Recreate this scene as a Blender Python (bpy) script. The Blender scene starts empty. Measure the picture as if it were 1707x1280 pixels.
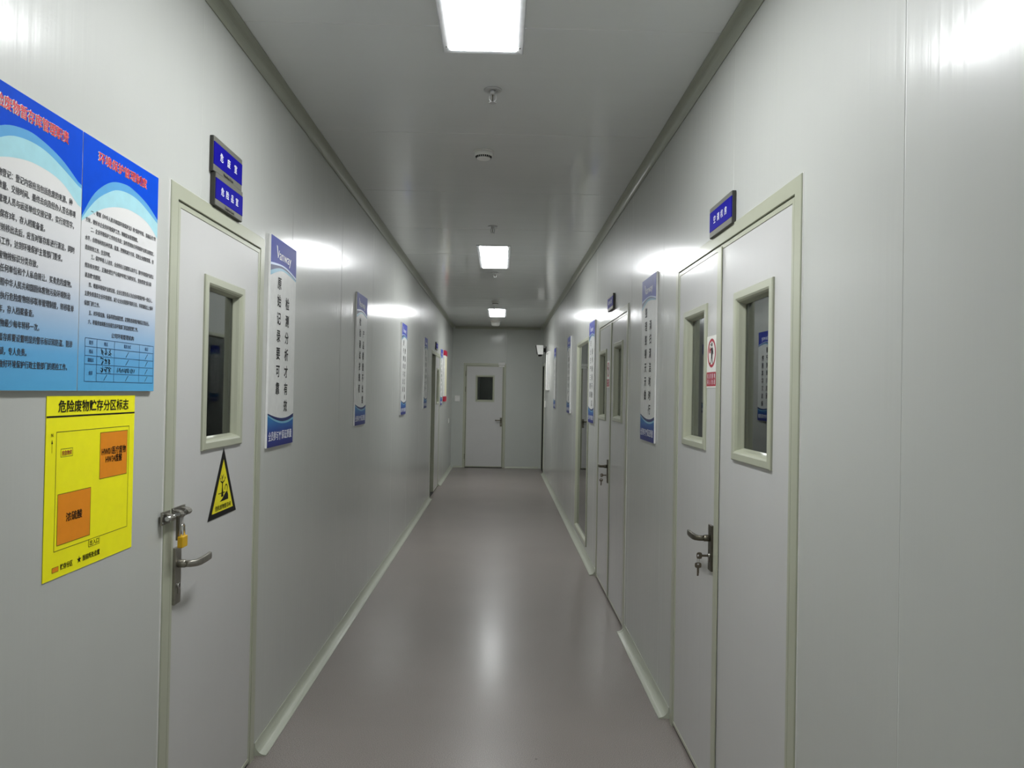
import bpy, bmesh, math, random
import numpy as np
from mathutils import Vector, Matrix

# ------------------------------------------------------------------ camera, world, exposure
SC = bpy.context.scene
COL = SC.collection
random.seed(7)

F_PX = 1255.0                        # focal length for a 1707 px wide frame
PITCH, YAW, ROLL = 0.01132, 0.01411, 0.01819
cam_data = bpy.data.cameras.new('camera')
cam_data.sensor_fit = 'HORIZONTAL'
cam_data.sensor_width = 36.0
cam_data.lens = F_PX / 1707.0 * 36.0
cam_data.clip_start = 0.05
cam = bpy.data.objects.new('camera', cam_data)
COL.objects.link(cam)
_f = Vector((math.sin(YAW) * math.cos(PITCH), math.cos(YAW) * math.cos(PITCH), math.sin(PITCH)))
_r = Vector((math.cos(YAW), -math.sin(YAW), 0.0))
_u = _r.cross(_f)
_r2 = math.cos(ROLL) * _r + math.sin(ROLL) * _u
_u2 = -math.sin(ROLL) * _r + math.cos(ROLL) * _u
cam.matrix_world = Matrix(((_r2.x, _u2.x, -_f.x, 0.0), (_r2.y, _u2.y, -_f.y, 0.0), (_r2.z, _u2.z, -_f.z, 1.5), (0, 0, 0, 1)))
SC.camera = cam

world = bpy.data.worlds.new('world')
SC.world = world
world.use_nodes = True
world.node_tree.nodes['Background'].inputs[0].default_value = (0, 0, 0, 1)
world.node_tree.nodes['Background'].inputs[1].default_value = 0.0

LAMP_STRENGTH = 15.0
SC.view_settings.view_transform = 'Standard'
SC.view_settings.look = 'None'
SC.view_settings.gamma = 1.0
SC.view_settings.use_curve_mapping = False
SC.view_settings.exposure = 1.36
SC.cycles.use_denoising = True
SC.cycles.max_bounces = 10
SC.cycles.diffuse_bounces = 5
SC.cycles.glossy_bounces = 5
SC.cycles.transmission_bounces = 8
SC.cycles.caustics_refractive = False
SC.cycles.sample_clamp_indirect = 4.0

XL, XR, ZC, YE, YB = -0.981, 0.807, 2.796, 14.95, -4.6
WT = 0.05                            # wall panel thickness

# ------------------------------------------------------------------ materials
def lin(c):
    return tuple(((v / 255.0) / 12.92 if v / 255.0 <= 0.04045 else ((v / 255.0 + 0.055) / 1.055) ** 2.4) for v in c) + (1.0,)

def new_mat(name):
    m = bpy.data.materials.new(name)
    m.use_nodes = True
    nt = m.node_tree
    return m, nt, nt.nodes['Principled BSDF']

def setp(b, **kw):
    for k, v in kw.items():
        k = k.replace('_', ' ')
        if k in b.inputs:
            b.inputs[k].default_value = v

def mottle(nt, b, col, amount=0.04, scale=30.0):
    """a faint procedural variation of the colour"""
    tc = nt.nodes.new('ShaderNodeTexCoord')
    n = nt.nodes.new('ShaderNodeTexNoise'); n.inputs['Scale'].default_value = scale
    r = nt.nodes.new('ShaderNodeValToRGB')
    r.color_ramp.elements[0].position = 0.3; r.color_ramp.elements[1].position = 0.7
    r.color_ramp.elements[0].color = tuple(max(0, v * (1 - amount)) for v in col[:3]) + (1,)
    r.color_ramp.elements[1].color = tuple(min(1, v * (1 + amount)) for v in col[:3]) + (1,)
    nt.links.new(tc.outputs['Object'], n.inputs['Vector'])
    nt.links.new(n.outputs['Fac'], r.inputs['Fac'])
    nt.links.new(r.outputs['Color'], b.inputs['Base Color'])

def plain(name, rgb, rough=0.5, metal=0.0, coat=0.0, coat_rough=0.1, spec=0.5, amount=0.04, scale=30.0):
    m, nt, b = new_mat(name)
    setp(b, Roughness=rough, Metallic=metal, Coat_Weight=coat, Coat_Roughness=coat_rough, Specular_IOR_Level=spec)
    mottle(nt, b, lin(rgb), amount, scale)
    return m

def streaked(name, rgb, rough, coat, coat_ior, vec_scale, strength, coat_rough=0.05, dist=0.002):
    """painted steel sheet: satin base under a thin smooth coat, slightly wavy along one direction"""
    m, nt, b = new_mat(name)
    setp(b, Roughness=rough, Coat_Weight=coat, Coat_Roughness=coat_rough, Coat_IOR=coat_ior, Specular_IOR_Level=0.42)
    mottle(nt, b, lin(rgb), 0.015, 3.0)
    tc = nt.nodes.new('ShaderNodeTexCoord')
    mp = nt.nodes.new('ShaderNodeMapping'); mp.inputs['Scale'].default_value = vec_scale
    n = nt.nodes.new('ShaderNodeTexNoise'); n.inputs['Scale'].default_value = 1.0; n.inputs['Detail'].default_value = 3.0
    bp = nt.nodes.new('ShaderNodeBump'); bp.inputs['Strength'].default_value = strength; bp.inputs['Distance'].default_value = dist
    nt.links.new(tc.outputs['Object'], mp.inputs['Vector'])
    nt.links.new(mp.outputs['Vector'], n.inputs['Vector'])
    nt.links.new(n.outputs['Fac'], bp.inputs['Height'])
    nt.links.new(bp.outputs['Normal'], b.inputs['Normal'])
    nt.links.new(bp.outputs['Normal'], b.inputs['Coat Normal'])
    return m

M = {}
M['wall'] = streaked('wall_panel_paint', (189, 191, 186), 0.42, 1.0, 1.19, (2.0, 30.0, 0.25), 0.15, 0.17, 0.006)
M['end_wall'] = streaked('end_wall_paint', (186, 190, 184), 0.40, 1.0, 1.2, (20.0, 2.0, 0.4), 0.10, 0.13, 0.006)
M['ceiling'] = streaked('ceiling_panel_paint', (226, 228, 227), 0.38, 1.0, 1.27, (0.5, 9.0, 0.5), 0.25, 0.10, 0.006)
M['leaf'] = streaked('door_leaf_paint', (196, 196, 194), 0.42, 1.0, 1.2, (22.0, 2.0, 0.5), 0.10, 0.14, 0.006)
M['alu'] = plain('beige_grey_trim_paint', (172, 175, 155), 0.32, 0.0, 0.3, 0.1, 0.5, 0.02, 8)
M['cove'] = plain('beige_plastic_cove', (176, 180, 164), 0.28, 0.0, 0.3, 0.1, 0.5, 0.03, 6)
M['cornice'] = plain('beige_cornice_paint', (160, 163, 148), 0.35, 0.0, 0.2, 0.1, 0.5, 0.02, 6)
M['seal'] = plain('black_rubber', (20, 20, 18), 0.6)
M['steel'] = plain('brushed_steel', (160, 157, 148), 0.42, 1.0, amount=0.08, scale=60)
M['dark_steel'] = plain('dark_brushed_steel', (112, 108, 96), 0.42, 1.0, amount=0.08, scale=60)
M['chrome'] = plain('chrome', (200, 200, 198), 0.12, 1.0)
M['brass'] = plain('yellow_brass', (222, 176, 30), 0.4, 0.25, amount=0.05)
M['key'] = plain('nickel_key', (120, 112, 100), 0.35, 1.0)
M['white_plastic'] = plain('white_plastic', (226, 226, 222), 0.4)
M['detector'] = plain('detector_plastic', (246, 245, 240), 0.45)
M['dark'] = plain('dark_vent', (14, 14, 14), 0.6)
M['grille'] = plain('grey_grille', (60, 62, 60), 0.6)
M['lamp_frame'] = plain('white_lamp_frame', (220, 222, 224), 0.35)
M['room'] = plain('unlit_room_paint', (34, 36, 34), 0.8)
M['sprinkler'] = plain('satin_nickel', (200, 200, 200), 0.35, 0.4)
M['board_white'] = plain('white_foam_board', (226, 226, 224), 0.45)
M['poster_white'] = plain('poster_white', (218, 219, 216), 0.35, coat=0.2)
M['ink_black'] = plain('black_ink', (8, 8, 9), 0.5, spec=0.25)
M['ink_grey'] = plain('grey_ink', (62, 62, 68), 0.5)
M['ink_white'] = plain('white_ink', (232, 234, 238), 0.4)
M['ink_red'] = plain('red_ink', (226, 30, 50), 0.4)
M['ink_navy'] = plain('navy_ink', (26, 44, 100), 0.4)
M['ink_line'] = plain('blue_grey_line_ink', (40, 78, 120), 0.5)
M['ink_blue'] = plain('blue_print', (40, 56, 156), 0.45, spec=0.25)
M['ink_deep'] = plain('deep_blue_print', (18, 34, 96), 0.4, spec=0.3)
M['ink_teal'] = plain('teal_print', (96, 160, 190), 0.3, coat=0.3)
M['ink_pale'] = plain('pale_blue_print', (170, 190, 226), 0.3, coat=0.3)
M['ink_royal'] = plain('royal_blue_print', (0, 74, 205), 0.6, spec=0.08)
M['ink_mid'] = plain('mid_blue_print', (96, 170, 222), 0.3, coat=0.3)
M['ink_aqua'] = plain('aqua_print', (172, 222, 232), 0.3, coat=0.3)
M['yellow'] = plain('yellow_paper', (252, 246, 2), 0.5, amount=0.02)
M['orange'] = plain('orange_print', (236, 142, 8), 0.5, amount=0.03)
M['olive'] = plain('olive_line_ink', (96, 90, 10), 0.5)
M['warn_yellow'] = plain('warning_yellow', (226, 216, 24), 0.45, amount=0.04)
M['sign_blue'] = plain('sign_blue', (10, 4, 140), 0.5, spec=0.12)
M['sign_grey'] = plain('grey_anodised_aluminium', (128, 128, 120), 0.4, 0.4, amount=0.04)
M['sign_edge'] = plain('dark_sign_edge', (62, 62, 58), 0.4, 0.3)
M['sticker_red'] = plain('sticker_red', (168, 24, 48), 0.45)
M['sticker_white'] = plain('sticker_white', (228, 228, 222), 0.4)
M['board_red'] = plain('board_red', (170, 22, 54), 0.5, spec=0.3)
M['pale_yellow'] = plain('pale_yellow_print', (226, 222, 190), 0.4)

def grad_mat(name, stops):
    """printed colour gradient along the height of the board"""
    m, nt, b = new_mat(name)
    setp(b, Roughness=0.42, Specular_IOR_Level=0.3)
    tc = nt.nodes.new('ShaderNodeTexCoord'); sx = nt.nodes.new('ShaderNodeSeparateXYZ')
    r = nt.nodes.new('ShaderNodeValToRGB')
    cr = r.color_ramp
    cr.elements[0].position = stops[0][0]; cr.elements[0].color = lin(stops[0][1])
    cr.elements[1].position = stops[-1][0]; cr.elements[1].color = lin(stops[-1][1])
    for p, c in stops[1:-1]:
        e = cr.elements.new(p); e.color = lin(c)
    nt.links.new(tc.outputs['Object'], sx.inputs[0])
    nt.links.new(sx.outputs['Z'], r.inputs['Fac'])
    nt.links.new(r.outputs['Color'], b.inputs['Base Color'])
    return m
M['notice_grad'] = grad_mat('notice_board_print', [(0.0, (84, 166, 214)), (0.08, (98, 168, 216)), (0.17, (168, 190, 214)), (0.26, (216, 218, 222)), (0.5, (228, 227, 224))])
M['foot_grad'] = grad_mat('poster_foot_print', [(0.0, (30, 36, 110)), (0.06, (28, 52, 136)), (0.11, (36, 104, 164)), (0.14, (40, 120, 170))])

def floor_mat():
    m, nt, b = new_mat('speckled_vinyl_floor')
    setp(b, Roughness=0.36, Coat_Weight=0.4, Coat_Roughness=0.2, Coat_IOR=1.2, Specular_IOR_Level=0.22)
    tc = nt.nodes.new('ShaderNodeTexCoord')
    n1 = nt.nodes.new('ShaderNodeTexNoise'); n1.inputs['Scale'].default_value = 330; n1.inputs['Detail'].default_value = 2
    r1 = nt.nodes.new('ShaderNodeValToRGB')
    e = r1.color_ramp.elements
    e[0].position = 0.36; e[0].color = lin((103, 96, 91))
    e[1].position = 0.66; e[1].color = lin((164, 155, 149))
    k = r1.color_ramp.elements.new(0.5); k.color = lin((133, 125, 120))
    n2 = nt.nodes.new('ShaderNodeTexNoise'); n2.inputs['Scale'].default_value = 1.7; n2.inputs['Detail'].default_value = 4
    r2 = nt.nodes.new('ShaderNodeValToRGB')
    r2.color_ramp.elements[0].position = 0.3; r2.color_ramp.elements[0].color = (0.9, 0.9, 0.9, 1)
    r2.color_ramp.elements[1].position = 0.7; r2.color_ramp.elements[1].color = (1, 1, 1, 1)
    mx = nt.nodes.new('ShaderNodeMix'); mx.data_type = 'RGBA'; mx.blend_type = 'MULTIPLY'; mx.inputs[0].default_value = 1.0
    # scattered dark specks of dirt
    v = nt.nodes.new('ShaderNodeTexVoronoi'); v.inputs['Scale'].default_value = 5.0
    lt = nt.nodes.new('ShaderNodeMath'); lt.operation = 'LESS_THAN'; lt.inputs[1].default_value = 0.028
    mx2 = nt.nodes.new('ShaderNodeMix'); mx2.data_type = 'RGBA'; mx2.inputs[7].default_value = lin((84, 80, 74))
    wv = nt.nodes.new('ShaderNodeTexNoise'); wv.inputs['Scale'].default_value = 9; wv.inputs['Detail'].default_value = 3
    bp = nt.nodes.new('ShaderNodeBump'); bp.inputs['Strength'].default_value = 0.06; bp.inputs['Distance'].default_value = 0.004
    L = nt.links.new
    for n in (n1, n2, v, wv): L(tc.outputs['Object'], n.inputs['Vector'])
    L(n1.outputs['Fac'], r1.inputs['Fac']); L(n2.outputs['Fac'], r2.inputs['Fac'])
    L(r1.outputs['Color'], mx.inputs[6]); L(r2.outputs['Color'], mx.inputs[7])
    L(v.outputs['Distance'], lt.inputs[0]); L(lt.outputs[0], mx2.inputs[0]); L(mx.outputs[2], mx2.inputs[6])
    L(mx2.outputs[2], b.inputs['Base Color'])
    L(wv.outputs['Fac'], bp.inputs['Height']); L(bp.outputs['Normal'], b.inputs['Normal'])
    return m
M['floor'] = floor_mat()

def glass_mat():
    m, nt, b = new_mat('tinted_glass')
    setp(b, Base_Color=(0.42, 0.48, 0.46, 1), Roughness=0.0, IOR=1.52, Transmission_Weight=1.0)
    return m
M['glass'] = glass_mat()

def emit_mat(name, strength, col=(0.97, 0.99, 1.0, 1)):
    m, nt, b = new_mat(name)
    setp(b, Base_Color=(0.9, 0.9, 0.9, 1), Emission_Color=col, Emission_Strength=strength)
    return m
M['lamp'] = emit_mat('lit_diffuser', LAMP_STRENGTH)

# ------------------------------------------------------------------ mesh helpers
class MB:
    """collects geometry; y<0 points out of the wall (towards the corridor) in wall-mounted frames"""
    def __init__(s): s.v = []; s.f = []; s.mi = []; s.smooth = []
    def face(s, pts, mi=0, smooth=False):
        b = len(s.v); s.v += [tuple(p) for p in pts]; s.f.append(tuple(range(b, b + len(pts)))); s.mi.append(mi); s.smooth.append(smooth)
    def box(s, x0, x1, y0, y1, z0, z1, mi=0):
        b = len(s.v)
        s.v += [(x0, y0, z0), (x1, y0, z0), (x1, y1, z0), (x0, y1, z0), (x0, y0, z1), (x1, y0, z1), (x1, y1, z1), (x0, y1, z1)]
        for q in ((0, 3, 2, 1), (4, 5, 6, 7), (0, 1, 5, 4), (1, 2, 6, 5), (2, 3, 7, 6), (3, 0, 4, 7)):
            s.f.append(tuple(b + i for i in q)); s.mi.append(mi); s.smooth.append(False)
    def prism(s, poly, y0, y1, mi=0, caps=True):
        """polygon in x,z extruded from y0 (front) to y1"""
        n = len(poly); b = len(s.v)
        s.v += [(x, y0, z) for x, z in poly] + [(x, y1, z) for x, z in poly]
        if caps:
            s.f.append(tuple(range(b, b + n))); s.mi.append(mi); s.smooth.append(False)
            s.f.append(tuple(range(b + 2 * n - 1, b + n - 1, -1))); s.mi.append(mi); s.smooth.append(False)
        for i in range(n):
            j = (i + 1) % n
            s.f.append((b + i, b + n + i, b + n + j, b + j)); s.mi.append(mi); s.smooth.append(False)
    def loft(s, rings, mi=0, closed=True, caps=True, smooth=True):
        """rings of equal point count"""
        b = len(s.v); n = len(rings[0])
        for r in rings: s.v += [tuple(p) for p in r]
        for k in range(len(rings) - 1):
            for i in range(n if closed else n - 1):
                j = (i + 1) % n
                s.f.append((b + k * n + i, b + k * n + j, b + (k + 1) * n + j, b + (k + 1) * n + i)); s.mi.append(mi); s.smooth.append(smooth)
        if caps:
            s.f.append(tuple(b + i for i in reversed(range(n)))); s.mi.append(mi); s.smooth.append(False)
            e = b + (len(rings) - 1) * n
            s.f.append(tuple(e + i for i in range(n))); s.mi.append(mi); s.smooth.append(False)
    def tube(s, pts, r, n=12, mi=0, closed=False, caps=True):
        P = [Vector(p) for p in pts]; rings = []
        rr = r if isinstance(r, (list, tuple)) else [r] * len(P)
        m = len(P); prev = None
        for i, p in enumerate(P):
            if closed: d = P[(i + 1) % m] - P[i - 1]
            else: d = P[min(i + 1, m - 1)] - P[max(i - 1, 0)]
            d.normalize()
            if prev is None:
                a = Vector((0, 0, 1)) if abs(d.z) < 0.9 else Vector((1, 0, 0))
                u = d.cross(a).normalized()
            else:
                u = (prev - d * prev.dot(d)).normalized()
            prev = u; w = d.cross(u)
            rings.append([p + rr[i] * (math.cos(2 * math.pi * k / n) * u + math.sin(2 * math.pi * k / n) * w) for k in range(n)])
        if closed: rings.append(rings[0])
        s.loft(rings, mi, True, caps and not closed)
    def lathe(s, prof, n=32, mi=0, origin=(0, 0, 0), axis='z', smooth=True):
        """profile of (radius, height)"""
        rings = []
        for r, h in prof:
            ring = []
            for k in range(n):
                a = 2 * math.pi * k / n
                if axis == 'z': p = (r * math.cos(a), r * math.sin(a), h)
                else: p = (r * math.cos(a), h, r * math.sin(a))
                ring.append(tuple(p[i] + origin[i] for i in range(3)))
            rings.append(ring)
        s.loft(rings, mi, True, True, smooth)
    def sweep_rect(s, prof, x0, x1, z0, z1, open_bottom=False, mi=0):
        """profile points (inset, y) swept with mitred corners around a rectangle in x,z"""
        def corners(d, y):
            zb = z0 if open_bottom else z0 + d
            return [(x0 + d, y, zb), (x0 + d, y, z1 - d), (x1 - d, y, z1 - d), (x1 - d, y, zb)]
        rings = [corners(d, y) for d, y in prof]
        b = len(s.v)
        for r in rings: s.v += r
        for k in range(len(rings) - 1):
            for i in range(3 if open_bottom else 4):
                j = (i + 1) % 4
                s.f.append((b + 4 * k + i, b + 4 * k + j, b + 4 * k + 4 + j, b + 4 * k + 4 + i)); s.mi.append(mi); s.smooth.append(False)
        if open_bottom:
            n = len(rings)
            s.f.append(tuple(b + 4 * k for k in range(n))); s.mi.append(mi); s.smooth.append(False)
            s.f.append(tuple(b + 4 * k + 3 for k in reversed(range(n)))); s.mi.append(mi); s.smooth.append(False)
    def slab_hole(s, x0, x1, z0, z1, y0, y1, hole=None, mi=0):
        if hole is None:
            s.box(x0, x1, y0, y1, z0, z1, mi); return
        a, b_, c, d = hole
        xs = [x0, a, b_, x1]; zs = [z0, c, d, z1]
        for i in range(3):
            for k in range(3):
                if i == 1 and k == 1: continue
                q = [(xs[i], zs[k]), (xs[i + 1], zs[k]), (xs[i + 1], zs[k + 1]), (xs[i], zs[k + 1])]
                s.face([(x, y0, z) for x, z in q], mi)
                s.face([(x, y1, z) for x, z in reversed(q)], mi)
        for (X0, X1, Z0, Z1, inner) in ((x0, x1, z0, z1, False), (a, b_, c, d, True)):
            R = [(X0, Z0), (X1, Z0), (X1, Z1), (X0, Z1)]
            for i in range(4):
                (p, q), (r, t) = R[i], R[(i + 1) % 4]
                f = [(p, y0, q), (p, y1, q), (r, y1, t), (r, y0, t)]
                s.face(f[::-1] if inner else f, mi)
    def build(s, name, mats, parent=None, bevel=0.0, segs=2, weld=None):
        if weld is None: weld = not any(w in name for w in ('lettering', 'heading', 'wordmark', 'slogan', 'print'))
        me = bpy.data.meshes.new(name)
        me.from_pydata(s.v, [], s.f)
        if not isinstance(mats, (list, tuple)): mats = [mats]
        for m in mats: me.materials.append(m)
        me.polygons.foreach_set('material_index', s.mi)
        me.polygons.foreach_set('use_smooth', s.smooth)
        if weld:
            bm = bmesh.new(); bm.from_mesh(me)
            bmesh.ops.remove_doubles(bm, verts=bm.verts, dist=1e-6)
            bmesh.ops.recalc_face_normals(bm, faces=bm.faces)
            bm.to_mesh(me); bm.free()
        me.update()
        o = bpy.data.objects.new(name, me); COL.objects.link(o)
        if parent: o.parent = parent
        if bevel:
            md = o.modifiers.new('bevel', 'BEVEL'); md.width = bevel; md.segments = segs; md.limit_method = 'ANGLE'; md.angle_limit = math.radians(40)
        return o

def tag(o, label, cat, group=None, kind=None):
    o['label'] = label; o['category'] = cat
    if group: o['group'] = group
    if kind: o['kind'] = kind
    return o

def struct(o, label, cat):
    return tag(o, label, cat, None, 'structure')

ROT = {'L': math.pi / 2, 'R': -math.pi / 2, 'E': 0.0}
def place(o, side, a, z=0.0, out=0.0):
    """put a wall-mounted root on a wall: a = Y along the side walls, X on the end wall"""
    if side == 'L': o.location = (XL + out, a, z)
    elif side == 'R': o.location = (XR - out, a, z)
    else: o.location = (a, YE - out, z)
    o.rotation_euler = (0, 0, ROT[side])
    return o

def root(name, side, a, z=0.0, label=None, cat=None, group=None, kind=None):
    o = bpy.data.objects.new(name, None); COL.objects.link(o)
    o.empty_display_size = 0.05
    place(o, side, a, z)
    if label: tag(o, label, cat, group, kind)
    return o

def copy_tree(o, parent=None):
    c = o.copy(); COL.objects.link(c); c.parent = parent
    for ch in list(o.children): copy_tree(ch, c)
    return c

# ------------------------------------------------------------------ lettering
_txt = bpy.data.curves.new('lettering_source', 'FONT')
_txt.resolution_u = 3
_txo = bpy.data.objects.new('lettering_source', _txt)
COL.objects.link(_txo)
_cache = {}
def glyphs(body, bold):
    k = body
    if k not in _cache:
        _txt.body = body
        dg = bpy.context.evaluated_depsgraph_get(); dg.update()
        me = bpy.data.meshes.new_from_object(_txo.evaluated_get(dg))
        vs = [tuple(v.co) for v in me.vertices]; fs = [tuple(p.vertices) for p in me.polygons]
        bpy.data.meshes.remove(me)
        _cache[k] = (vs, fs)
    return _cache[k]

def put_text(mb, body, x, z, size, y, mi=0, align='c', width=None, bold=0.0, xs=1.0, slant=0.0):
    """one line of writing; x by align, z = middle of a full-height character; width fits the line to that width"""
    vs, fs = glyphs(body, bold)
    if not vs: return
    x0 = min(v[0] for v in vs); x1 = max(v[0] for v in vs)
    sx = size * xs
    if width: sx = width / (x1 - x0)
    off = {'l': x - x0 * sx, 'c': x - (x0 + x1) / 2 * sx, 'r': x - x1 * sx}[align]
    e = bold * size * 0.55
    for q, (dx, dz) in enumerate(((0, 0),) if e < 1e-7 else ((-e, 0), (e, 0), (0, e), (0, -e))):
        b = len(mb.v)
        mb.v += [(v[0] * sx + off + dx, y - 0.0001 * q, z + (v[1] - 0.38) * size + dz) for v in vs]
        for f in fs:
            mb.f.append(tuple(b + i for i in f)); mb.mi.append(mi); mb.smooth.append(False)

def spline(pts, x):
    xs = [p[0] for p in pts]; ys = [p[1] for p in pts]
    if x <= xs[0]: return ys[0]
    if x >= xs[-1]: return ys[-1]
    i = max(k for k in range(len(xs)) if xs[k] <= x); i = min(i, len(xs) - 2)
    def tan(k):
        if k == 0: return (ys[1] - ys[0]) / (xs[1] - xs[0])
        if k == len(xs) - 1: return (ys[-1] - ys[-2]) / (xs[-1] - xs[-2])
        return (ys[k + 1] - ys[k - 1]) / (xs[k + 1] - xs[k - 1])
    h = xs[i + 1] - xs[i]; t = (x - xs[i]) / h
    return ((2 * t**3 - 3 * t**2 + 1) * ys[i] + (t**3 - 2 * t**2 + t) * h * tan(i) + (-2 * t**3 + 3 * t**2) * ys[i + 1] + (t**3 - t**2) * h * tan(i + 1))

def band(mb, lo, hi, x0, x1, y, mi, n=28):
    """printed strip between two curves z=lo(x), z=hi(x)"""
    b = len(mb.v)
    for k in range(n + 1):
        x = x0 + (x1 - x0) * k / n
        mb.v += [(x, y, lo(x)), (x, y, hi(x))]
    for k in range(n):
        mb.f.append((b + 2 * k, b + 2 * k + 2, b + 2 * k + 3, b + 2 * k + 1)); mb.mi.append(mi); mb.smooth.append(False)

def line(mb, x0, z0, x1, z1, w, y, mi=0):
    d = Vector((x1 - x0, z1 - z0)); n = Vector((-d.y, d.x)).normalized() * w / 2
    mb.face([(x0 + n.x, y, z0 + n.y), (x0 - n.x, y, z0 - n.y), (x1 - n.x, y, z1 - n.y), (x1 + n.x, y, z1 + n.y)], mi)

def poly(mb, pts, y, mi=0):
    mb.face([(x, y, z) for x, z in pts], mi)

def rect_line(mb, x0, x1, z0, z1, w, y, mi=0):
    line(mb, x0 - w / 2, z0, x1 + w / 2, z0, w, y, mi); line(mb, x0 - w / 2, z1, x1 + w / 2, z1, w, y, mi)
    line(mb, x0, z0, x0, z1, w, y, mi); line(mb, x1, z0, x1, z1, w, y, mi)

# ------------------------------------------------------------------ the setting
def wall_panels(name, x, outward, openings, joints, y0, y1, label):
    """a run of sandwich panels with shallow V joints; openings = (ya, yb, za, zb)"""
    mb = MB(); ys = {y0, y1}
    for a, b, c, d in openings: ys |= {a, b}
    depth = {}
    for j in joints:
        for dy, h in ((-.0042, 0), (-.0026, -.0010), (-.0008, 0), (0.0, .0011), (.0008, 0)):
            ys.add(j + dy); depth[j + dy] = h
    ys = sorted(ys)
    def X(y): return x + outward * depth.get(y, 0.0)
    for a, b in zip(ys, ys[1:]):
        mid = (a + b) / 2
        holes = sorted([(c, d) for (p, q, c, d) in openings if p < mid < q])
        z = 0.0; spans = []
        for c, d in holes:
            if c > z + 1e-6: spans.append((z, c))
            z = d
        spans.append((z, ZC))
        for c, d in spans:
            q = [(X(a), a, c), (X(b), b, c), (X(b), b, d), (X(a), a, d)]
            mb.face(q if outward < 0 else q[::-1], 0, depth.get(a, 0) < 0 or depth.get(b, 0) < 0)
    o = mb.build(name, M['wall'])
    # make sure the visible side faces the corridor, then give the panel its thickness outwards
    me = o.data; bm = bmesh.new(); bm.from_mesh(me)
    for f in bm.faces:
        if f.normal.x * outward > 0: f.normal_flip()
    bm.to_mesh(me); bm.free()
    md = o.modifiers.new('thickness', 'SOLIDIFY'); md.thickness = WT; md.offset = -1.0
    return struct(o, label, 'wall')

J_L = [-3.2, -2.1, -1.0, 0.15, 1.30, 2.438, 3.505, 4.577, 5.69, 6.80, 7.92, 9.04, 10.16, 12.9, 14.0]
J_R = [-3.1, -1.95, -0.8, 0.36, 1.507, 2.641, 3.775, 4.70, 6.46, 8.4, 9.55, 10.7, 11.85, 13.0]
OPEN_L = [(2.226, 3.064, 0.0, 2.094), (10.53, 11.93, 0.0, 2.07)]
OPEN_R = [(2.03, 3.455, 0.0, 2.095), (4.80, 6.20, 0.0, 2.075), (6.93, 7.97, 0.11, 2.02), (14.0, 14.86, 0.0, 2.05)]
wall_panels('wall_left', XL, -1, OPEN_L, J_L, YB, YE, 'long pale grey panelled wall on the left carrying the two big blue notices')
wall_panels('wall_right', XR, 1, OPEN_R, J_R, YB, YE, 'long pale grey panelled wall on the right with two double doors')

def wall_end():
    mb = MB(); h = (-0.738, 0.075, 0.0, 2.058)
    xs = [XL - WT, h[0], h[1], 0.094, 0.0965, 0.099, XR + WT]
    def Y(x): return YE + (0.003 if abs(x - 0.0965) < 1e-6 else 0.0)
    for a, b in zip(xs, xs[1:]):
        lo = 2.058 if (a >= h[0] - 1e-6 and b <= h[1] + 1e-6) else 0.0
        mb.face([(a, Y(a), lo), (b, Y(b), lo), (b, Y(b), ZC), (a, Y(a), ZC)])
    o = mb.build('wall_end', M['end_wall'])
    bm = bmesh.new(); bm.from_mesh(o.data)
    for f in bm.faces:
        if f.normal.y > 0: f.normal_flip()
    bm.to_mesh(o.data); bm.free()
    md = o.modifiers.new('thickness', 'SOLIDIFY'); md.thickness = WT; md.offset = -1.0
    struct(o, 'grey panelled wall closing the far end of the corridor', 'wall')
wall_end()

mb = MB(); mb.box(XL - WT, XR + WT, YB - WT, YB, 0, ZC); struct(mb.build('wall_back', M['end_wall']), 'panelled wall behind the viewer', 'wall')

RX0, RX1, RYE = -3.2, 3.0, 17.0
mb = MB(); mb.box(RX0, RX1, YB - WT, RYE, -0.1, 0.0)
struct(mb.build('floor', M['floor']), 'speckled grey-brown vinyl floor running down the corridor', 'floor')

def ceiling():
    mb = MB(); g = 0.003; dp = 0.004
    js = [-4.0 + 1.112 * k for k in range(0, 18)]
    js = [2.662 + 1.108 * k for k in range(-6, 12)]
    ys = sorted({YB - WT, RYE} | {v for j in js for v in (j - g, j, j + g)})
    jset = set(js)
    for a, b in zip(ys, ys[1:]):
        za = ZC + (dp if a in jset else 0); zb = ZC + (dp if b in jset else 0)
        mb.face([(RX0, a, za), (RX0, b, zb), (RX1, b, zb), (RX1, a, za)])
    o = mb.build('ceiling', M['ceiling'])
    bm = bmesh.new(); bm.from_mesh(o.data)
    for f in bm.faces:
        if f.normal.z > 0: f.normal_flip()
    bm.to_mesh(o.data); bm.free()
    md = o.modifiers.new('thickness', 'SOLIDIFY'); md.thickness = 0.08; md.offset = -1.0
    struct(o, 'pale grey panelled ceiling with cross joints', 'ceiling')
ceiling()

# unlit rooms behind the doors
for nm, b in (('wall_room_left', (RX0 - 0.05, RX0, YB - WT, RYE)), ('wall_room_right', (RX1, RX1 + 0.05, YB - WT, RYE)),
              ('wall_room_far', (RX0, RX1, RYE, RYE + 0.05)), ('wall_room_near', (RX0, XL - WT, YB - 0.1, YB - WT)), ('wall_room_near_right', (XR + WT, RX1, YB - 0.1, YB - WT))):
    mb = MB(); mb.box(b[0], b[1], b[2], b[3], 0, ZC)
    struct(mb.build(nm, M['room']), 'wall of the unlit rooms beyond the corridor', 'wall')

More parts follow.
